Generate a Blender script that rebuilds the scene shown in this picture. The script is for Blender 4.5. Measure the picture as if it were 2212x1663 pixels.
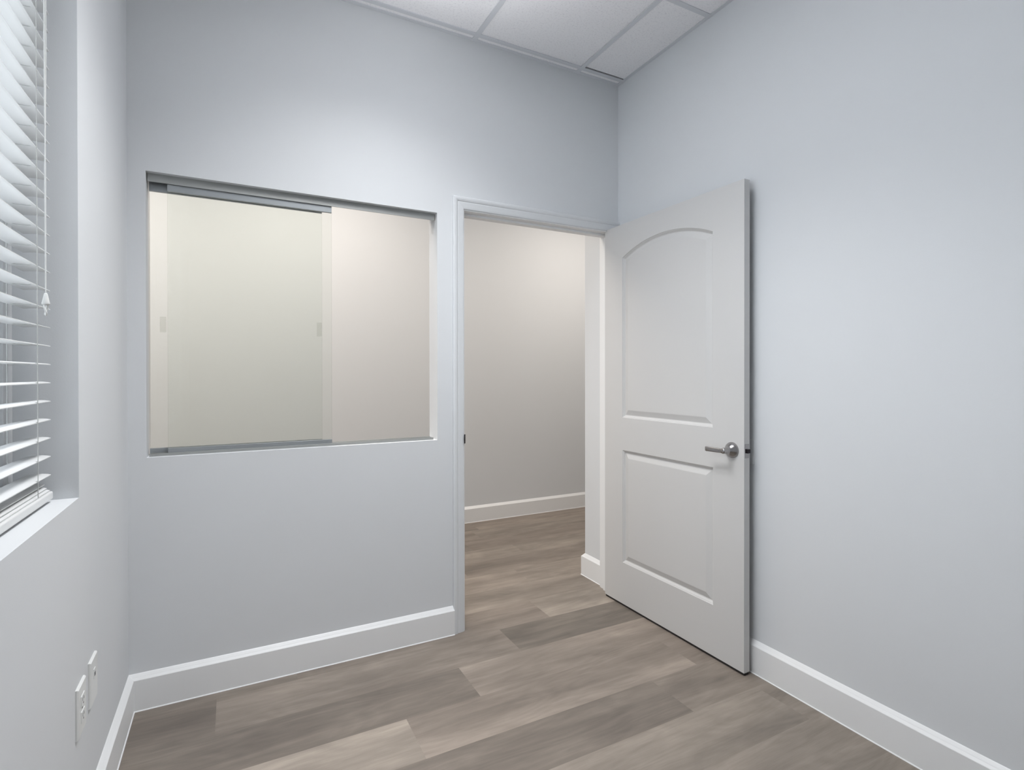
import bpy, bmesh, math, random
from mathutils import Vector, Matrix
from mathutils.geometry import tessellate_polygon

for o in list(bpy.data.objects):
    bpy.data.objects.remove(o, do_unlink=True)
scene = bpy.context.scene
COL = scene.collection
PI = math.pi

# ------------------------------------------------------------------ camera
YAW, PITCH, ROLL = 0.48124, -0.00397, -0.00104
FPX, CX, CY = 1157.09, 1106.43, 811.09
CAM = Vector((-1.93292, -2.40653, 1.24677))
f_ = Vector((math.sin(YAW)*math.cos(PITCH), math.cos(YAW)*math.cos(PITCH), math.sin(PITCH)))
r0 = Vector((math.cos(YAW), -math.sin(YAW), 0))
u0 = r0.cross(f_)
r_ = math.cos(ROLL)*r0 + math.sin(ROLL)*u0
u_ = -math.sin(ROLL)*r0 + math.cos(ROLL)*u0
cd = bpy.data.cameras.new('camera')
cam = bpy.data.objects.new('camera', cd)
COL.objects.link(cam)
cam.matrix_world = Matrix(((r_.x, u_.x, -f_.x, CAM.x), (r_.y, u_.y, -f_.y, CAM.y),
                           (r_.z, u_.z, -f_.z, CAM.z), (0, 0, 0, 1)))
cd.sensor_fit = 'HORIZONTAL'
cd.sensor_width = 36.0
cd.lens = FPX*36.0/2212
cd.shift_x = -(CX-1106)/2212
cd.shift_y = (CY-831.5)/2212
cd.clip_start = 0.01
scene.camera = cam

# ------------------------------------------------------------------ light
scene.view_settings.view_transform = 'Standard'
scene.view_settings.look = 'None'
scene.view_settings.gamma = 1.0
scene.view_settings.exposure = 0.10
scene.view_settings.use_curve_mapping = False
world = bpy.data.worlds.new('overcast_sky')
scene.world = world
world.use_nodes = True
bgn = world.node_tree.nodes['Background']
bgn.inputs['Color'].default_value = (0.88, 0.92, 1.0, 1)
bgn.inputs['Strength'].default_value = 4.6


def area(name, loc, sx, sy, power, color, spread=180.0, rot=(0, 0, 0)):
    l = bpy.data.lights.new(name, 'AREA')
    l.shape = 'RECTANGLE'
    l.size, l.size_y = sx, sy
    l.energy = power
    l.color = color
    l.spread = math.radians(spread)
    o = bpy.data.objects.new(name, l)
    o.location = loc
    o.rotation_euler = rot
    COL.objects.link(o)
    return o


area('ceiling_troffer_light', (-1.40, -1.00, 2.855), 0.56, 1.0, 18.5, (0.985, 0.99, 1.0), 113)
area('ceiling_troffer_glow', (-1.46, -0.95, 2.854), 0.58, 0.66, 1.5, (0.985, 0.99, 1.0), 180)
area('added_ceiling_fill', (-1.30, -1.05, 2.46), 0.5, 1.0, 8.5, (0.975, 0.985, 1.0), 142, (math.pi, 0, 0))  # upward fill added to brighten the ceiling, no fixture there
WARM = (1.0, 0.905, 0.81)
area('hall_light_a', (-2.9, 0.75, 2.85), 0.56, 0.9, 20.0, WARM, 175)
area('hall_light_b', (-1.4, 0.82, 2.85), 1.0, 0.8, 18.5, WARM, 175)
area('hall_light_c', (0.85, 0.72, 2.85), 0.7, 0.6, 17.0, WARM, 175)

# ------------------------------------------------------------------ measured room
W, H, TOP = 2.276, 2.868, 2.96
OX0, OX1, OZ0, OZ1 = -2.2186, -1.0748, 0.9327, 2.0052
T = 0.115                              # thickness of the wall with the door
JX0, JX1, JZ = -0.9376, -0.035, 2.0344  # clear door opening
FRONT = -3.05
HALL_Y = 1.735
STUB_Y = 0.322
WY1, WY0, WZ0, WZ1 = -0.7087, -2.25, 0.9355, 2.46


# ------------------------------------------------------------------ materials
def srgb(c):
    return tuple((x/12.92 if x <= 0.04045 else ((x+0.055)/1.055)**2.4) for x in c)


def mat(name, color, rough=0.5, metal=0.0, bump=None, spec=0.5):
    m = bpy.data.materials.new(name)
    m.use_nodes = True
    nt = m.node_tree
    p = nt.nodes['Principled BSDF']
    p.inputs['Base Color'].default_value = (*color, 1)
    p.inputs['Roughness'].default_value = rough
    p.inputs['Metallic'].default_value = metal
    p.inputs['Specular IOR Level'].default_value = spec
    if bump:
        sc, st, dist = bump
        tc = nt.nodes.new('ShaderNodeTexCoord')
        n = nt.nodes.new('ShaderNodeTexNoise')
        n.inputs['Scale'].default_value = sc
        n.inputs['Detail'].default_value = 3
        b = nt.nodes.new('ShaderNodeBump')
        b.inputs['Strength'].default_value = st
        b.inputs['Distance'].default_value = dist
        nt.links.new(tc.outputs['Object'], n.inputs['Vector'])
        nt.links.new(n.outputs['Fac'], b.inputs['Height'])
        nt.links.new(b.outputs['Normal'], p.inputs['Normal'])
    return m


M_WALL = mat('wall_paint', (0.70, 0.719, 0.737), 0.75, bump=(320, 0.12, 0.001), spec=0.25)
M_TRIM = mat('trim_paint', (0.83, 0.84, 0.845), 0.42)
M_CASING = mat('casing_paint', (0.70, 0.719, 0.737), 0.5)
M_DOOR = mat('door_paint', (0.62, 0.618, 0.612), 0.48, bump=(180, 0.04, 0.001), spec=0.35)
M_GRID = mat('grid_metal', (0.69, 0.71, 0.745), 0.5)
M_PLEN = mat('plenum_dark', (0.03, 0.03, 0.03), 0.9)
M_SLAT = mat('blind_white', (0.72, 0.73, 0.73), 0.5)
M_CORD = mat('cord_white', (0.72, 0.73, 0.72), 0.8)
M_LADDER = mat('ladder_cord_grey', (0.50, 0.51, 0.50), 0.8)
M_VINYL = mat('window_vinyl', (0.74, 0.75, 0.76), 0.45)
M_NICKEL = mat('satin_nickel', (0.38, 0.37, 0.37), 0.24, 1.0)
M_DARKMETAL = mat('dark_metal', (0.035, 0.03, 0.035), 0.4, 0.8)
M_ALU = mat('track_aluminium', (0.42, 0.43, 0.42), 0.5, 0.9)
M_RAIL = mat('rail_aluminium', (0.42, 0.445, 0.46), 0.4, 0.8)
M_PLATE = mat('white_plastic', (0.76, 0.77, 0.76), 0.4)
M_SLOT = mat('slot_dark', (0.08, 0.08, 0.08), 0.6)
M_GAP_SHADE = mat('door_gap_shade_black', (0.02, 0.018, 0.018), 0.7)  # near-black, paints the shade in the gap under the door


def glass(name, tint, fac=0.04):
    m = bpy.data.materials.new(name)
    m.use_nodes = True
    nt = m.node_tree
    nt.nodes.clear()
    out = nt.nodes.new('ShaderNodeOutputMaterial')
    mix = nt.nodes.new('ShaderNodeMixShader')
    tr = nt.nodes.new('ShaderNodeBsdfTransparent')
    tr.inputs['Color'].default_value = (*tint, 1)
    gl = nt.nodes.new('ShaderNodeBsdfGlossy')
    gl.inputs['Roughness'].default_value = 0.02
    fr = nt.nodes.new('ShaderNodeFresnel')
    fr.inputs['IOR'].default_value = 1.35
    nt.links.new(fr.outputs[0], mix.inputs[0])
    nt.links.new(tr.outputs[0], mix.inputs[1])
    nt.links.new(gl.outputs[0], mix.inputs[2])
    nt.links.new(mix.outputs[0], out.inputs[0])
    return m


M_GLASS = glass('sliding_glass', (0.975, 0.985, 0.977))
M_PULL = glass('frosted_pull', (0.95, 0.955, 0.945))
M_PULL.node_tree.nodes['Glossy BSDF'].inputs['Roughness'].default_value = 0.5
M_WGLASS = glass('window_glass', (0.97, 0.985, 0.98))


def tile_material():
    m = mat('acoustic_tile', (0.80, 0.80, 0.83), 0.9, spec=0.1)
    nt = m.node_tree
    p = nt.nodes['Principled BSDF']
    tc = nt.nodes.new('ShaderNodeTexCoord')
    n1 = nt.nodes.new('ShaderNodeTexNoise')
    n1.inputs['Scale'].default_value = 130
    n1.inputs['Detail'].default_value = 2
    v = nt.nodes.new('ShaderNodeTexVoronoi')
    v.inputs['Scale'].default_value = 75
    nt.links.new(tc.outputs['Object'], n1.inputs['Vector'])
    nt.links.new(tc.outputs['Object'], v.inputs['Vector'])
    r1 = nt.nodes.new('ShaderNodeValToRGB')
    r1.color_ramp.elements[0].position = 0.30
    r1.color_ramp.elements[0].color = (0.845, 0.845, 0.87, 1)
    r1.color_ramp.elements[1].position = 0.48
    r1.color_ramp.elements[1].color = (0.93, 0.93, 0.95, 1)
    nt.links.new(n1.outputs['Fac'], r1.inputs[0])
    r2 = nt.nodes.new('ShaderNodeValToRGB')
    r2.color_ramp.elements[0].position = 0.07
    r2.color_ramp.elements[0].color = (0.80, 0.80, 0.82, 1)
    r2.color_ramp.elements[1].position = 0.16
    r2.color_ramp.elements[1].color = (1, 1, 1, 1)
    nt.links.new(v.outputs['Distance'], r2.inputs[0])
    mx = nt.nodes.new('ShaderNodeMix')
    mx.data_type = 'RGBA'
    mx.blend_type = 'MULTIPLY'
    mx.inputs[0].default_value = 1.0
    nt.links.new(r1.outputs[0], mx.inputs[6])
    nt.links.new(r2.outputs[0], mx.inputs[7])
    nt.links.new(mx.outputs[2], p.inputs['Base Color'])
    b = nt.nodes.new('ShaderNodeBump')
    b.inputs['Strength'].default_value = 0.2
    b.inputs['Distance'].default_value = 0.002
    nt.links.new(n1.outputs['Fac'], b.inputs['Height'])
    nt.links.new(b.outputs['Normal'], p.inputs['Normal'])
    return m


def floor_material():
    m = mat('vinyl_plank', (0.3, 0.27, 0.24), 0.5)
    nt = m.node_tree
    N, L = nt.nodes, nt.links
    p = N['Principled BSDF']
    geo = N.new('ShaderNodeNewGeometry')
    seed = N.new('ShaderNodeAttribute'); seed.attribute_name = 'seed'
    tone = N.new('ShaderNodeAttribute'); tone.attribute_name = 'tone'
    warm = N.new('ShaderNodeAttribute'); warm.attribute_name = 'warm'
    comb = N.new('ShaderNodeCombineXYZ')
    s1 = N.new('ShaderNodeMath'); s1.operation = 'MULTIPLY'; s1.inputs[1].default_value = 17.3
    s2 = N.new('ShaderNodeMath'); s2.operation = 'MULTIPLY'; s2.inputs[1].default_value = 9.1
    L.new(seed.outputs['Fac'], s1.inputs[0]); L.new(seed.outputs['Fac'], s2.inputs[0])
    L.new(s1.outputs[0], comb.inputs[0]); L.new(s2.outputs[0], comb.inputs[1]); L.new(s1.outputs[0], comb.inputs[2])
    add = N.new('ShaderNodeVectorMath'); add.operation = 'ADD'
    L.new(geo.outputs['Position'], add.inputs[0]); L.new(comb.outputs[0], add.inputs[1])

    def noise(sx, sy, scale, detail, dist=0.0, rough=0.55):
        mp = N.new('ShaderNodeMapping')
        mp.inputs['Scale'].default_value = (sx, sy, 1)
        n = N.new('ShaderNodeTexNoise')
        n.inputs['Scale'].default_value = scale
        n.inputs['Detail'].default_value = detail
        n.inputs['Distortion'].default_value = dist
        n.inputs['Roughness'].default_value = rough
        L.new(add.outputs[0], mp.inputs[0]); L.new(mp.outputs[0], n.inputs['Vector'])
        return n.outputs['Fac']

    def madd(a, mul, addv):
        x = N.new('ShaderNodeMath'); x.operation = 'MULTIPLY_ADD'
        L.new(a, x.inputs[0]); x.inputs[1].default_value = mul; x.inputs[2].default_value = addv
        return x.outputs[0]

    def mth(op, a, b):
        x = N.new('ShaderNodeMath'); x.operation = op
        L.new(a, x.inputs[0])
        if isinstance(b, (int, float)):
            x.inputs[1].default_value = b
        else:
            L.new(b, x.inputs[1])
        return x.outputs[0]

    fine = mth('MULTIPLY', madd(noise(4.5, 42, 1.5, 4, 0.5), 0.26, 0.87), madd(noise(7.0, 150, 2.0, 3, 0.2), 0.22, 0.89))
    mid = madd(noise(1.1, 8, 1.5, 3, 0.7), 1.0, 0.50)
    pat = madd(noise(3.0, 6, 1.2, 4, 0.5), 0.60, 0.70)
    # pale sapwood running along one edge of a plank
    uv = N.new('ShaderNodeUVMap'); uv.uv_map = 'plank'
    sep = N.new('ShaderNodeSeparateXYZ'); L.new(uv.outputs[0], sep.inputs[0])
    pale = N.new('ShaderNodeAttribute'); pale.attribute_name = 'pale'
    wob = madd(noise(1.3, 2.0, 1.0, 3, 0.3), 0.5, -0.25)
    vv = mth('ADD', sep.outputs[1], wob)
    def edge(f0, f1, sign):
        r = N.new('ShaderNodeMapRange'); r.interpolation_type = 'SMOOTHSTEP'
        r.inputs['From Min'].default_value = f0; r.inputs['From Max'].default_value = f1
        r.inputs['To Min'].default_value = 0.0; r.inputs['To Max'].default_value = 0.30
        L.new(vv, r.inputs['Value'])
        c = mth('MAXIMUM', mth('MULTIPLY', pale.outputs['Fac'], sign), 0.0)
        return mth('MULTIPLY', r.outputs[0], c)
    sap = mth('ADD', mth('ADD', edge(0.45, 0.12, 1.0), edge(0.55, 0.88, -1.0)), 0.96)
    # cathedral arches: contour lines of a stretched noise
    cont = noise(0.85, 4.2, 1.4, 1.5, 0.25)
    ring = mth('FRACT', madd(cont, 15.0, 0.0), 0.0)
    tri = mth('ABSOLUTE', madd(ring, 2.0, -1.0), 0.0)
    arch = madd(tri, 0.085, 0.957)
    # knots
    vm = N.new('ShaderNodeMapping'); vm.inputs['Scale'].default_value = (1.1, 3.2, 1)
    vo = N.new('ShaderNodeTexVoronoi'); vo.inputs['Scale'].default_value = 1.6
    L.new(add.outputs[0], vm.inputs[0]); L.new(vm.outputs[0], vo.inputs['Vector'])
    kr = N.new('ShaderNodeMapRange')
    kr.inputs['From Min'].default_value = 0.0; kr.inputs['From Max'].default_value = 0.085
    kr.inputs['To Min'].default_value = 0.68; kr.inputs['To Max'].default_value = 1.0
    kr.interpolation_type = 'SMOOTHSTEP'
    L.new(vo.outputs['Distance'], kr.inputs['Value'])
    v = mth('MULTIPLY', fine, mid)
    v = mth('MULTIPLY', v, pat)
    v = mth('MULTIPLY', v, arch)
    v = mth('MULTIPLY', v, sap)
    v = mth('MULTIPLY', v, kr.outputs[0])
    v = mth('MULTIPLY', v, tone.outputs['Fac'])
    base = N.new('ShaderNodeMix'); base.data_type = 'RGBA'
    base.inputs[6].default_value = (0.238, 0.206, 0.175, 1)
    base.inputs[7].default_value = (0.247, 0.208, 0.177, 1)
    L.new(warm.outputs['Fac'], base.inputs[0])
    sc = N.new('ShaderNodeVectorMath'); sc.operation = 'SCALE'
    L.new(base.outputs[2], sc.inputs[0]); L.new(v, sc.inputs['Scale'])
    L.new(sc.outputs[0], p.inputs['Base Color'])
    p.inputs['Roughness'].default_value = 0.48
    p.inputs['Specular IOR Level'].default_value = 0.4
    b = N.new('ShaderNodeBump'); b.inputs['Strength'].default_value = 0.15; b.inputs['Distance'].default_value = 0.001
    L.new(fine, b.inputs['Height']); L.new(b.outputs['Normal'], p.inputs['Normal'])
    return m


M_TILE = tile_material()
M_FLOOR = floor_material()


# ------------------------------------------------------------------ mesh helpers
def link(name, bm, material, parent=None, smooth=False, loc=None):
    bmesh.ops.recalc_face_normals(bm, faces=bm.faces)
    me = bpy.data.meshes.new(name)
    bm.to_mesh(me)
    bm.free()
    if isinstance(material, (list, tuple)):
        for x in material:
            me.materials.append(x)
    else:
        me.materials.append(material)
    if smooth:
        for pl in me.polygons:
            pl.use_smooth = True
    o = bpy.data.objects.new(name, me)
    COL.objects.link(o)
    if parent:
        o.parent = parent
    if loc:
        o.location = loc
    return o


def box(bm, x0, x1, y0, y1, z0, z1, bevel=0.0, mi=0, seg=2):
    r = bmesh.ops.create_cube(bm, size=1.0)
    vs = r['verts']
    for v in vs:
        v.co = Vector((x0+(v.co.x+.5)*(x1-x0), y0+(v.co.y+.5)*(y1-y0), z0+(v.co.z+.5)*(z1-z0)))
    fs = set(f for v in vs for f in v.link_faces)
    for f in fs:
        f.material_index = mi
    if bevel:
        es = list(set(e for v in vs for e in v.link_edges))
        bmesh.ops.bevel(bm, geom=es, offset=bevel, segments=seg, affect='EDGES', profile=0.5)


def tube(bm, pts, r, n=8):
    rings = []
    for i, p in enumerate(pts):
        p = Vector(p)
        a = Vector(pts[max(i-1, 0)]); b = Vector(pts[min(i+1, len(pts)-1)])
        d = (b-a).normalized()
        q = Vector((1, 0, 0)) if abs(d.x) < 0.9 else Vector((0, 1, 0))
        s = d.cross(q).normalized(); t = d.cross(s)
        rr = r[i] if isinstance(r, (list, tuple)) else r
        rings.append([bm.verts.new(p+rr*(math.cos(2*PI*k/n)*s+math.sin(2*PI*k/n)*t)) for k in range(n)])
    for a, b in zip(rings, rings[1:]):
        for k in range(n):
            bm.faces.new((a[k], a[(k+1) % n], b[(k+1) % n], b[k]))
    bm.faces.new(rings[0]); bm.faces.new(list(reversed(rings[-1])))


def lathe(bm, prof, origin, axis, n=32):
    """prof: (radius, distance along axis)."""
    axis = Vector(axis).normalized()
    q = Vector((0, 0, 1)) if abs(axis.z) < 0.9 else Vector((1, 0, 0))
    s = axis.cross(q).normalized(); t = axis.cross(s)
    rings = []
    for r, h in prof:
        c = Vector(origin)+axis*h
        rings.append([bm.verts.new(c+r*(math.cos(2*PI*k/n)*s+math.sin(2*PI*k/n)*t)) for k in range(n)])
    for a, b in zip(rings, rings[1:]):
        for k in range(n):
            bm.faces.new((a[k], a[(k+1) % n], b[(k+1) % n], b[k]))
    bm.faces.new(rings[0]); bm.faces.new(list(reversed(rings[-1])))


def sweep(bm, path, prof, planen, ends=True):
    """Sweep prof [(u,v)] along path; u = planen x direction side, v = planen."""
    P = [Vector(p) for p in path]
    pn = Vector(planen)
    dirs = [(b-a).normalized() for a, b in zip(P, P[1:])]
    nors = [pn.cross(d).normalized() for d in dirs]
    rings = []
    for i, p in enumerate(P):
        if i == 0:
            m = nors[0]
        elif i == len(P)-1:
            m = nors[-1]
        else:
            m = (nors[i-1]+nors[i])/(1+nors[i-1].dot(nors[i]))
        rings.append((p, m))
    R = [[bm.verts.new(p+m*u+pn*v) for u, v in prof] for p, m in rings]
    k = len(prof)
    for a, b in zip(R, R[1:]):
        for j in range(k):
            bm.faces.new((a[j], a[(j+1) % k], b[(j+1) % k], b[j]))
    if ends:
        bm.faces.new(list(reversed(R[0]))); bm.faces.new(R[-1])


def wall(name, fixed, lo, hi, a0, a1, z0, z1, holes=(), material=None):
    """Solid wall slab with rectangular holes. fixed='y' : runs along x, lo..hi in y; 'x' : runs along y."""
    As = sorted(set([a0, a1]+[v for h in holes for v in h[:2]]))
    Zs = sorted(set([z0, z1]+[v for h in holes for v in h[2:]]))
    bm = bmesh.new()
    cache = {}

    def V(a, b, z):
        k = (round(a, 5), round(b, 5), round(z, 5))
        if k not in cache:
            cache[k] = bm.verts.new((a, b, z) if fixed == 'y' else (b, a, z))
        return cache[k]

    def solid(i, j):
        if i < 0 or j < 0 or i >= len(As)-1 or j >= len(Zs)-1:
            return False
        ca, cz = (As[i]+As[i+1])/2, (Zs[j]+Zs[j+1])/2
        return not any(h[0] < ca < h[1] and h[2] < cz < h[3] for h in holes)
    for i in range(len(As)-1):
        for j in range(len(Zs)-1):
            if not solid(i, j):
                continue
            p, q, r, s = As[i], As[i+1], Zs[j], Zs[j+1]
            for b in (lo, hi):
                bm.faces.new((V(p, b, r), V(q, b, r), V(q, b, s), V(p, b, s)))
            if not solid(i-1, j):
                bm.faces.new((V(p, lo, r), V(p, hi, r), V(p, hi, s), V(p, lo, s)))
            if not solid(i+1, j):
                bm.faces.new((V(q, lo, r), V(q, hi, r), V(q, hi, s), V(q, lo, s)))
            if not solid(i, j-1):
                bm.faces.new((V(p, lo, r), V(q, lo, r), V(q, hi, r), V(p, hi, r)))
            if not solid(i, j+1):
                bm.faces.new((V(p, lo, s), V(q, lo, s), V(q, hi, s), V(p, hi, s)))
    o = link(name, bm, material or M_WALL)
    o['kind'] = 'structure'
    return o


def struct(o, label=None, cat=None):
    o['kind'] = 'structure'
    if label:
        o['label'] = label
        o['category'] = cat
    return o


def thing(name, label, cat, loc=(0, 0, 0), rz=0, group=None):
    o = bpy.data.objects.new(name, None)
    o.empty_display_size = 0.05
    o.location = loc
    o.rotation_euler = (0, 0, rz)
    COL.objects.link(o)
    o['label'] = label
    o['category'] = cat
    if group:
        o['group'] = group
    return o


# ------------------------------------------------------------------ shell
wall('wall_back', 'y', 0.0, T, -W, 0.0, 0.0, TOP,
     holes=[(OX0, OX1, OZ0, OZ1), (JX0-0.02, JX1+0.02, 0.0, JZ+0.02)])
wall('wall_left', 'x', -W-0.24, -W, FRONT, T, 0.0, TOP, holes=[(WY0, WY1, WZ0, WZ1)])
wall('wall_right', 'x', 0.0, 0.14, FRONT, STUB_Y, 0.0, TOP)
wall('wall_front', 'y', FRONT-0.1, FRONT, -W-0.24, 0.14, 0.0, TOP)
wall('wall_hall_far', 'y', HALL_Y, HALL_Y+0.1, -4.0, 3.0, 0.0, TOP)
wall('wall_hall_near', 'y', STUB_Y-0.12, STUB_Y, 0.14, 3.0, 0.0, TOP)
wall('wall_hall_left', 'x', -4.1, -4.0, 0.0, HALL_Y+0.1, 0.0, TOP)
wall('wall_hall_right', 'x', 3.0, 3.1, STUB_Y-0.12, HALL_Y+0.1, 0.0, TOP)
wall('wall_hall_side', 'y', 0.0, T, -4.0, -W-0.24, 0.0, TOP)


# floor: rows of vinyl planks along x
def build_floor():
    bm = bmesh.new()
    lt = bm.faces.layers.float.new('tone')
    ls = bm.faces.layers.float.new('seed')
    lw = bm.faces.layers.float.new('warm')
    lp = bm.faces.layers.float.new('pale')
    uvl = bm.loops.layers.uv.new('plank')
    rnd = random.Random(11)
    PW, PL = 0.225, 1.205
    # row index k : y from -0.07-0.225*(k+1) to -0.07-0.225*k
    joint = {-1: -0.495, 0: -0.785, 1: -1.087, 2: -0.175, 3: -0.43, -2: 0.152, -3: -0.35, -4: 0.55, -5: -0.133}
    tones = {(-1, -1): 0.92, (-1, 0): 1.22, (-1, -2): 1.0,
             (0, -1): 1.02, (0, 0): 0.82, (0, -2): 0.80,
             (1, -1): 0.84, (1, 0): 1.10,
             (2, -1): 1.00, (2, -2): 1.22, (2, 0): 0.98,
             (3, -1): 0.84, (3, 0): 1.02, (3, -2): 0.92}
    pales = {(2, -1): 1.25, (2, -2): -0.9, (1, 0): -0.7, (-1, 0): 0.9, (0, -1): -0.5, (3, -1): 0.0, (-2, 0): 0.6, (-2, -1): 0.8}
    k0, k1 = -9, 14
    for k in range(k0, k1):
        y1 = -0.07-PW*k
        y0 = y1-PW
        y1c, y0c = min(y1, HALL_Y), max(y0, FRONT)
        if y1c <= y0c:
            continue
        jx = joint.get(k, rnd.uniform(0, PL))
        n0 = int(math.floor((-4.0-jx)/PL))
        for n in range(n0, n0+8):
            x0 = max(jx+n*PL, -4.0)
            x1 = min(jx+(n+1)*PL, 3.0)
            if x1 <= x0:
                continue
            f = bm.faces.new([bm.verts.new(c) for c in ((x0, y0c, 0), (x1, y0c, 0), (x1, y1c, 0), (x0, y1c, 0))])
            t = rnd.uniform(0.86, 1.14)
            f[lt] = tones.get((k, n), t)
            f[ls] = rnd.uniform(0, 40)
            f[lw] = rnd.uniform(0, 1)
            f[lp] = pales.get((k, n), rnd.uniform(-0.6, 0.6))
            for lo in f.loops:
                lo[uvl].uv = ((lo.vert.co.x-x0)/PL, (lo.vert.co.y-y0)/PW)
    o = link('floor', bm, M_FLOOR)
    return struct(o)


build_floor()

# ceiling : lay-in tiles over a metal grid, dark plenum above
TX = [-W, -2.105, -1.497, -0.889, -0.286, 0.0]
TYS = [0.0, -0.052] + [-0.052-0.61*i for i in range(1, 5)] + [FRONT]
bm = bmesh.new()
for i in range(len(TX)-1):
    for j in range(len(TYS)-1):
        x0, x1 = TX[i]+0.0035, TX[i+1]-0.0035
        y1, y0 = TYS[j]-0.0035, TYS[j+1]+0.0035
        z = H
        if i == 4 and j == 1:
            y1 = -0.071        # corner tile sits short of the grid and leaves a dark slot
        if i == 3 and j == 1:
            x0 = -0.8745
            z = H+0.001
        box(bm, x0, x1, y0, y1, z, z+0.014)
box(bm, -W-0.24, 0.14, FRONT-0.1, T, TOP-0.012, TOP, mi=1)
box(bm, -4.0, 3.0, T, HALL_Y, H, H+0.01)
ceil = struct(link('ceiling', bm, [M_TILE, M_PLEN]))
bm = bmesh.new()
tw = 0.012
for x in TX[1:-1]:
    box(bm, x-tw, x+tw, FRONT, 0, H-0.004, H-0.0005)
for y in TYS[1:-1]:
    box(bm, -W, 0, y-tw, y+tw, H-0.0037, H-0.0005)
box(bm, -W, 0, -0.019, 0, H-0.0032, H-0.0004)
box(bm, -0.019, 0, FRONT, -0.0192, H-0.0030, H-0.0004)
box(bm, -W, -W+0.019, FRONT, -0.0192, H-0.0030, H-0.0004)
link('ceiling_grid', bm, M_GRID, ceil)

# baseboards : flat face, chamfered cap
BB = [(0.0, 0.0), (0.0212, 0.0), (0.0200, 0.0022), (0.018, 0.0032), (0.018, 0.114), (0.0172, 0.1155), (0.0105, 0.1225), (0.0090, 0.1245), (0.0025, 0.1318), (0.0, 0.1338)]


def baseboard(name, path, seg):
    bm = bmesh.new()
    P = [Vector((x, y, 0)) for x, y in path]
    # one segment of the path, mitred against its neighbours
    pn = Vector((0, 0, 1))
    dirs = [(b-a).normalized() for a, b in zip(P, P[1:])]
    nors = [pn.cross(d) for d in dirs]

    def mit(i):
        if i == 0:
            return nors[0]
        if i == len(P)-1:
            return nors[-1]
        return (nors[i-1]+nors[i])/(1+nors[i-1].dot(nors[i]))
    A = [bm.verts.new(P[seg]+mit(seg)*u+pn*v) for u, v in BB]
    B = [bm.verts.new(P[seg+1]+mit(seg+1)*u+pn*v) for u, v in BB]
    for j in range(len(BB)):
        k = (j+1) % len(BB)
        bm.faces.new((A[j], A[k], B[k], B[j]))
    bm.faces.new(list(reversed(A))); bm.faces.new(B)
    return struct(link(name, bm, M_TRIM))


CW = 0.058        # casing width
room = [(JX0-CW, 0.0), (-W, 0.0), (-W, FRONT), (0.0, FRONT), (0.0, 0.0)]
baseboard('baseboard_back', room, 0)
baseboard('baseboard_left', room, 1)
baseboard('baseboard_front', room, 2)
baseboard('baseboard_right', room, 3)
def flip(path):
    return list(reversed(path))


baseboard('baseboard_hall_far', [(3.0, HALL_Y), (-4.0, HALL_Y)], 0)
stub = [(3.0, STUB_Y), (0.0, STUB_Y), (0.0, T+0.016)]
stub = flip(stub)
baseboard('baseboard_hall_corner', stub, 0)
baseboard('baseboard_hall_near', stub, 1)

# ------------------------------------------------------------------ door frame (jambs, stops, casing)
tr = bpy.data.objects.new('trim_1', None)
COL.objects.link(tr)
struct(tr, 'white door frame and casing around the open doorway', 'door frame')
bm = bmesh.new()
box(bm, JX0-0.02, JX0, -0.001, T+0.001, 0, JZ+0.02)
box(bm, JX1, JX1+0.02, -0.001, T+0.001, 0, JZ+0.02)
box(bm, JX0, JX1, -0.001, T+0.001, JZ, JZ+0.02)
link('jamb', bm, M_TRIM, tr)
bm = bmesh.new()
box(bm, JX0, JX0+0.011, 0.042, 0.080, 0, JZ-0.011, 0.001)
box(bm, JX1-0.011, JX1, 0.042, 0.080, 0, JZ-0.011, 0.001)
box(bm, JX0, JX1, 0.042, 0.080, JZ-0.011, JZ, 0.001)
link('door_stop', bm, M_TRIM, tr)
CAS = [(0.0, 0.0), (0.0, 0.013), (0.004, 0.016), (0.012, 0.0165), (0.019, 0.0145), (0.024, 0.011), (0.028, 0.0115),
       (0.048, 0.0085), (0.055, 0.007), (CW, 0.004), (CW, 0.0)]
CAS = [(-(u-CW), v) for u, v in CAS]      # u measured from the inner edge outwards
CZ = JZ+0.004
bm = bmesh.new()
sweep(bm, [(JX0-0.003, 0, 0), (JX0-0.003, 0, CZ), (0.0, 0, CZ)], CAS, (0, -1, 0))
link('casing', bm, M_CASING, tr)
bm = bmesh.new()
sweep(bm, [(0.0, T, CZ), (JX0-0.003, T, CZ), (JX0-0.003, T, 0)], CAS, (0, 1, 0))
box(bm, JX1+0.003, 0.0, T, T+0.014, 0, CZ+CW)
link('casing', bm, M_TRIM, tr)
bm = bmesh.new()
zc = 0.931
prof = []
for i in range(9):
    a = i/8*1.25
    prof.append((JX0+0.0012-0.010*(1-math.cos(a)), -0.004-0.010*math.sin(a)))
pts = [(JX0+0.0012, 0.034)]+prof
V0 = []
for (x, y) in pts:
    V0.append([bm.verts.new((x-0.0008, y, zc-0.0215)), bm.verts.new((x+0.0012, y-0.0008, zc-0.0215)),
               bm.verts.new((x+0.0012, y-0.0008, zc+0.0215)), bm.verts.new((x-0.0008, y, zc+0.0215))])
for a, b in zip(V0, V0[1:]):
    for k in range(4):
        bm.faces.new((a[k], a[(k+1) % 4], b[(k+1) % 4], b[k]))
bm.faces.new(V0[0]); bm.faces.new(list(reversed(V0[-1])))
sp = link('strike_plate', bm, M_DARKMETAL, tr)
sp['label'] = 'dark metal strike plate'

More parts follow.
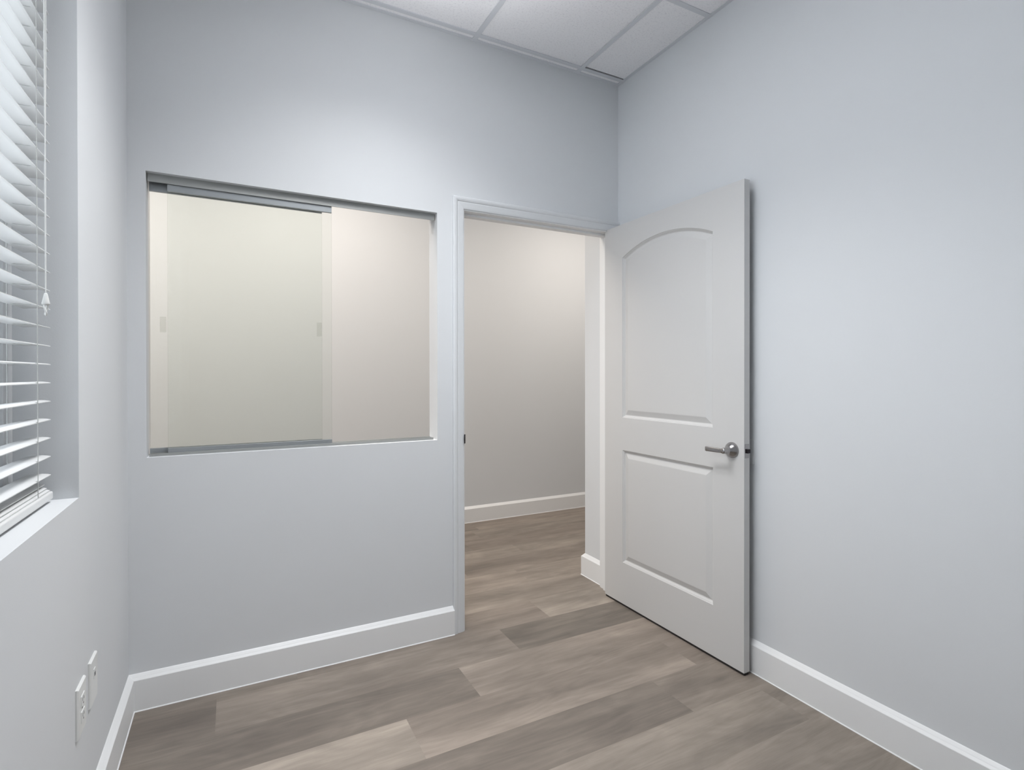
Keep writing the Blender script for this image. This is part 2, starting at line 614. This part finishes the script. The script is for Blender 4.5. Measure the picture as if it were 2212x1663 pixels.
# ------------------------------------------------------------------ door leaf
DWID, DHGT, DTH, GAP = 0.9127, 2.032, 0.033, 0.012
door = bpy.data.objects.new('door_1', None)
door.location = (-0.08306, 0.01284, 0)
door.rotation_euler = (0, 0, -1.55942)
COL.objects.link(door)
struct(door, 'white two-panel arched-top door standing open against the right wall', 'door')


def arch_panel(s0, s1, z0, zs, za, d=0.0, n=28):
    """Panel outline inset by d: straight sides and, where za > zs, a segmental arch on top."""
    pts = [(s0+d, z0+d), (s1-d, z0+d)]
    if za > zs:
        w = (s1-s0)/2; h = za-zs
        rad = (w*w+h*h)/(2*h); cz = za-rad; cs = (s0+s1)/2
        a0 = math.asin((w-d)/(rad-d))
        for i in range(n+1):
            a = a0-2*a0*i/n
            pts.append((cs+(rad-d)*math.sin(a), cz+(rad-d)*math.cos(a)))
    else:
        pts += [(s1-d, zs-d), (s0+d, zs-d)]
    return pts      # counter-clockwise


bm = bmesh.new()
PSPEC = [(0.148, 0.752, 0.998, 1.853, 1.921), (0.150, 0.754, 0.222, 0.824, 0.824)]
panels = [arch_panel(*q) for q in PSPEC]
rect = [(0, 0), (DWID, 0), (DWID, DHGT), (0, DHGT)]
loops = [[Vector((s, z, 0)) for s, z in rect]]+[[Vector((s, z, 0)) for s, z in p] for p in panels]
flat = [v for lp in loops for v in lp]
MOULD = [(0.0, 0.0), (0.002, 0.003), (0.005, 0.0045), (0.011, 0.0115), (0.0145, 0.0125), (0.0175, 0.0115),
         (0.040, 0.0035), (0.043, 0.003)]
fv = [bm.verts.new((v.x, 0, v.y)) for v in flat]
for tri in tessellate_polygon(loops):
    try:
        bm.faces.new([fv[i] for i in tri])
    except ValueError:
        pass
base = 4
for spec, p in zip(PSPEC, panels):
    prev = fv[base:base+len(p)]
    base += len(p)
    for d, h in MOULD[1:]:
        q = arch_panel(*spec, d=d)
        cur = [bm.verts.new((s, h, z)) for s, z in q]
        for k in range(len(p)):
            bm.faces.new((prev[k], prev[(k+1) % len(p)], cur[(k+1) % len(p)], cur[k]))
        prev = cur
    cs_ = sum((v.co for v in prev), Vector())/len(prev)
    cv = bm.verts.new(cs_)
    for k in range(len(prev)):
        bm.faces.new((prev[k], prev[(k+1) % len(prev)], cv))
bk = [bm.verts.new((s, DTH, z)) for s, z in rect]
for k in range(4):
    bm.faces.new((fv[k], fv[(k+1) % 4], bk[(k+1) % 4], bk[k]))
bm.faces.new(list(reversed(bk)))
link('slab', bm, M_DOOR, door, loc=(0, 0, GAP))
bm = bmesh.new()
box(bm, 0.004, DWID-0.002, 0.003, DTH-0.004, 0.0015, GAP+0.001)  # dark strip put in the gap to stand for the door's shadow
ds = link('door_gap_shade', bm, M_GAP_SHADE, door)
ds['label'] = 'black strip standing in for the shadow under the door'
HZ, HS = 0.924, 0.853
bm = bmesh.new()
lathe(bm, [(0.0335, 0.0), (0.0335, 0.003), (0.032, 0.007), (0.027, 0.014), (0.020, 0.021), (0.0145, 0.026),
           (0.0125, 0.032), (0.0125, 0.052), (0.0115, 0.0575), (0.009, 0.060)], (HS, 0, HZ), (0, -1, 0), 40)
hr = link('handle_rose', bm, M_NICKEL, door, smooth=True)
hr['label'] = 'satin nickel round rose and neck'
bm = bmesh.new()
stations = [(0.010, 0.047, 0.0085, 0.0060), (0.002, 0.048, 0.0095, 0.0070), (-0.012, 0.0505, 0.0092, 0.0060), (-0.03, 0.0525, 0.0098, 0.0052),
            (-0.060, 0.054, 0.0102, 0.0048), (-0.088, 0.054, 0.0104, 0.0045), (-0.092, 0.054, 0.0098, 0.0038)]
rings = []
for ds, dep, hh, ht in stations:
    ring = []
    for k in range(16):
        a = 2*PI*k/16
        ca, sa = math.cos(a), math.sin(a)
        sq = lambda v: math.copysign(abs(v)**0.55, v)
        ring.append(bm.verts.new((HS+ds, -dep+ht*sq(ca), HZ-0.001+hh*sq(sa))))
    rings.append(ring)
for a, b in zip(rings, rings[1:]):
    for k in range(16):
        bm.faces.new((a[k], a[(k+1) % 16], b[(k+1) % 16], b[k]))
bm.faces.new(rings[0]); bm.faces.new(list(reversed(rings[-1])))
lv = link('lever', bm, M_NICKEL, door, smooth=True)
lv['label'] = 'satin nickel lever pointing towards the hinges'
bm = bmesh.new()
box(bm, DWID-0.001, DWID+0.0012, 0.0045, DTH-0.0045, 0.897, 0.955, 0.0005)
lp = link('latch_plate', bm, M_NICKEL, door)
lp['label'] = 'grey metal latch plate in the door edge'
bm = bmesh.new()
box(bm, DWID+0.001, DWID+0.010, 0.009, DTH-0.006, 0.917, 0.934, 0.002)
link('latch_bolt', bm, M_DARKMETAL, lp)

# ------------------------------------------------------------------ sliding glass window in the back wall
win2 = bpy.data.objects.new('window_2', None)
COL.objects.link(win2)
struct(win2, 'interior pass-through window with two sliding glass panes', 'window')
TY0, TY1 = 0.022, 0.074
bm = bmesh.new()
# E-section channel : back plate and three downstands
box(bm, OX0+0.003, OX1-0.006, TY0, TY1, OZ1-0.005, OZ1)
for y, dz in ((TY0, 0.032), (TY0+0.0245, 0.018), (TY1-0.003, 0.016)):
    box(bm, OX0+0.003, OX1-0.006, y, y+0.003, OZ1-dz, OZ1-0.004, 0.0006)
tt = link('top_track', bm, M_ALU, win2)
tt['label'] = 'dark aluminium double track along the top'
bm = bmesh.new()
box(bm, OX0+0.006, OX1-0.012, TY0, TY1, OZ0, OZ0+0.003)
for y in (TY0, TY0+0.0245, TY1-0.003):
    box(bm, OX0+0.006, OX1-0.012, y, y+0.003, OZ0+0.0025, OZ0+0.011, 0.0006)
bt = link('bottom_track', bm, M_ALU, win2)
bt['label'] = 'aluminium double track along the sill'


def pane(x0, x1, yc, pull_x, side):
    bm = bmesh.new()
    box(bm, x0, x1, yc-0.003, yc+0.003, OZ0+0.008, OZ1-0.010)
    g = link('glass_pane', bm, M_GLASS, win2)
    bm = bmesh.new()
    box(bm, x0, x1, yc-0.0065, yc+0.0065, OZ1-0.058, OZ1-0.010, 0.001)
    link('top_rail', bm, M_RAIL, g)
    bm = bmesh.new()
    box(bm, x0, x1, yc-0.0065, yc+0.0065, OZ0+0.005, OZ0+0.028, 0.001)
    link('bottom_rail', bm, M_RAIL, g)
    bm = bmesh.new()
    w, h = 0.010, 0.030
    zz = 1.437
    box(bm, pull_x-w, pull_x+w, yc-0.0055, yc-0.0031, zz-h, zz+h, 0.0008)
    link('finger_pull', bm, M_PULL, g)
    return g


pane(-2.153, -1.548, 0.0345, -1.600, 0)      # front pane
pane(-2.214, -1.585, 0.0585, -2.170, 1)      # rear pane

# ------------------------------------------------------------------ exterior window and blind
win1 = bpy.data.objects.new('window_1', None)
COL.objects.link(win1)
struct(win1, 'exterior window in the left wall behind the white blind', 'window')
XF = -2.402
bm = bmesh.new()
for (y0, y1, z0, z1) in ((WY1-0.058, WY1, WZ0, WZ1), (WY0, WY0+0.058, WZ0, WZ1),
                         (WY0+0.058, WY1-0.058, WZ0, WZ0+0.05), (WY0+0.058, WY1-0.058, WZ1-0.05, WZ1)):
    box(bm, XF-0.085, XF, y0, y1, z0, z1, 0.0015)
link('frame', bm, M_VINYL, win1)
bm = bmesh.new()
S0, S1 = WY0+0.060, WY1-0.060
for (y0, y1, z0, z1) in ((S1-0.066, S1, WZ0+0.05, WZ1-0.05), (S0, S0+0.05, WZ0+0.05, WZ1-0.05),
                         (S0+0.05, S1-0.066, WZ0+0.05, WZ0+0.10), (S0+0.05, S1-0.066, WZ1-0.10, WZ1-0.05)):
    box(bm, XF-0.065, XF-0.029, y0, y1, z0, z1, 0.002)
sash = link('sash', bm, M_VINYL, win1)
bm = bmesh.new()
box(bm, XF-0.050, XF-0.044, S0+0.045, S1-0.045, WZ0+0.095, WZ1-0.095)
link('glass', bm, M_WGLASS, sash)

blind = thing('window_blind', 'white two-inch horizontal slat blind hanging in the left window recess', 'blind',
              (-2.350, -1.48, WZ0))
BX, BY1, BY0 = -2.350, -0.733, -2.228
bo = Vector((BX, -1.48, WZ0))


def bpart(name, bm, m, smooth=False, parent=None):
    for v in bm.verts:
        v.co -= bo
    return link(name, bm, m, parent or blind, smooth)


def slat_mesh():
    bm = bmesh.new()
    n = 10
    top, bot = [], []
    for i in range(n+1):
        u = -1+2*i/n
        x = 0.025*u
        z = 0.0026*(1-u*u)-0.0013
        e = 0.0013 if abs(u) < 0.999 else 0.0008
        top.append((x, z+e)); bot.append((x, z-e))
    ring = top+list(reversed(bot))
    a = [bm.verts.new((x, BY0+1.48, z)) for x, z in ring]
    b = [bm.verts.new((x, BY1+1.48, z)) for x, z in ring]
    k = len(ring)
    for j in range(k):
        bm.faces.new((a[j], a[(j+1) % k], b[(j+1) % k], b[j]))
    bm.faces.new(a); bm.faces.new(list(reversed(b)))
    return bm


PITCHZ = 0.0446
zs = [1.003+PITCHZ*k for k in range(31)]
s0 = link('slat', slat_mesh(), M_SLAT, blind)
s0.location = (0, 0, zs[0]-WZ0)
for z in zs[1:]:
    c = s0.copy()
    COL.objects.link(c)
    c.parent = blind
    c.location = (0, 0, z-WZ0)
# slats gathered on the bottom rail
for (z, dx, tilt) in ((0.9655, -0.002, 0.02), (0.9715, -0.008, 0.05), (0.982, -0.012, 0.10)):
    c = s0.copy()
    COL.objects.link(c)
    c.parent = blind
    c.location = (dx, 0, z-WZ0)
    c.rotation_euler = (0, tilt, 0)
bm = bmesh.new()
box(bm, BX-0.024, BX+0.029, BY0, BY1+0.002, 0.9425, 0.962, 0.004, seg=3)
bpart('bottom_rail', bm, M_SLAT)
bm = bmesh.new()
box(bm, BX-0.028, BX+0.028, BY0, BY1, 2.40, 2.455, 0.002)
bpart('headrail', bm, M_SLAT)
for yl in (-0.835, -1.25, -1.70, -2.12):
    bm = bmesh.new()
    for sx in (0.0262, -0.0262):
        tube(bm, [(BX+sx, yl, z) for z in (0.966, 1.3, 1.8, 2.41)], 0.0009, 6)
    for z in zs:
        tube(bm, [(BX+0.0262, yl, z+0.001), (BX+0.01, yl, z-0.0022), (BX-0.01, yl, z-0.0022), (BX-0.0262, yl, z+0.001)], 0.0007, 6)
    bpart('ladder_cord', bm, M_LADDER)
# pull cord with tassel in front of the slats
CXP, CYP = BX+0.038, -0.822
bm = bmesh.new()
tube(bm, [(CXP-0.012, CYP, 2.41), (CXP-0.001, CYP, 2.36), (CXP-0.001, CYP, 2.0), (CXP, CYP+0.001, 1.7), (CXP, CYP, 1.425)], 0.0013, 8)
tube(bm, [(CXP-0.012, CYP+0.005, 2.41), (CXP+0.001, CYP+0.004, 2.36), (CXP+0.001, CYP+0.004, 2.0), (CXP-0.001, CYP+0.001, 1.7), (CXP, CYP, 1.425)], 0.0013, 8)
pc = bpart('pull_cord', bm, M_CORD)
bm = bmesh.new()
lathe(bm, [(0.002, 0.0), (0.0035, 0.002), (0.0045, 0.008), (0.0065, 0.018), (0.0078, 0.024), (0.0070, 0.0265), (0.002, 0.027)],
      (CXP, CYP, 1.432), (0, 0, -1), 20)
# knotted loop below the tassel
lp_pts = []
for i in range(15):
    a = 2*PI*i/14
    lp_pts.append((CXP+0.002*math.sin(2*a), CYP+0.0058*math.sin(a), 1.3945+0.0125*math.cos(a)))
tube(bm, lp_pts, 0.0021, 8)
bpart('tassel', bm, M_CORD, True, None)

# ------------------------------------------------------------------ wall plates
XW = -W


def plate(name, label, cat, yc, zc, w, h, th):
    t = thing(name, label, cat, (XW, yc, zc))
    bm = bmesh.new()
    # bevelled face plate
    ring = [(0.0, 0.0), (th*0.55, 0.0), (th, 0.0025)]
    prev = None
    for dx, ins in ring:
        cur = [bm.verts.new((dx, sy*(w/2-ins), sz*(h/2-ins))) for sy, sz in ((-1, -1), (1, -1), (1, 1), (-1, 1))]
        if prev:
            for k in range(4):
                bm.faces.new((prev[k], prev[(k+1) % 4], cur[(k+1) % 4], cur[k]))
        else:
            bm.faces.new(list(reversed(cur)))
        prev = cur
    bm.faces.new(prev)
    link('face_plate', bm, M_PLATE, t)
    return t, th


t, th = plate('electrical_outlet', 'white duplex outlet plate low on the left wall, nearer of the two plates', 'outlet', -0.715, 0.409, 0.080, 0.124, 0.0065)
for dz in (0.0195, -0.0195):
    bm = bmesh.new()
    box(bm, th-0.001, th+0.0018, -0.0165, 0.0165, dz-0.0143, dz+0.0143, 0.0012)
    rc = link('receptacle', bm, M_PLATE, t)
    bm = bmesh.new()
    for dy, hh in ((-0.0063, 0.0042), (0.0063, 0.0035)):
        box(bm, th+0.0014, th+0.0021, dy-0.0012, dy+0.0012, dz+0.003-hh, dz+0.003+hh)
    lathe(bm, [(0.0024, 0), (0.0024, 0.0007)], (th+0.0014, 0, dz-0.0075), (1, 0, 0), 12)
    link('slot', bm, M_SLOT, rc)
bm = bmesh.new()
lathe(bm, [(0.0032, 0), (0.0030, 0.001), (0.0015, 0.0014)], (th-0.0002, 0, 0), (1, 0, 0), 14)
link('screw', bm, M_NICKEL, t)

t, th = plate('data_outlet', 'white single-jack data plate low on the left wall, nearer the corner', 'outlet', -0.585, 0.414, 0.080, 0.122, 0.0065)
bm = bmesh.new()
box(bm, th-0.001, th+0.0016, -0.0095, 0.0095, 0.004, 0.030, 0.0008)
jk = link('jack', bm, M_PLATE, t)
bm = bmesh.new()
box(bm, th+0.0012, th+0.0019, -0.006, 0.006, 0.010, 0.020)
link('port', bm, M_SLOT, jk)

wp = thing('wall_plate', 'pale grey wall plate mostly hidden behind the free edge of the open door', 'wall plate', (0, -0.858, 0.917))
bm = bmesh.new()
box(bm, -0.003, 0.0, -0.036, 0.036, -0.052, 0.052, 0.0018)
link('face_plate', bm, M_WALL, wp)
bm = bmesh.new()
box(bm, -0.0085, -0.003, -0.006, 0.006, -0.012, 0.012, 0.001)
link('toggle', bm, M_PLATE, wp)
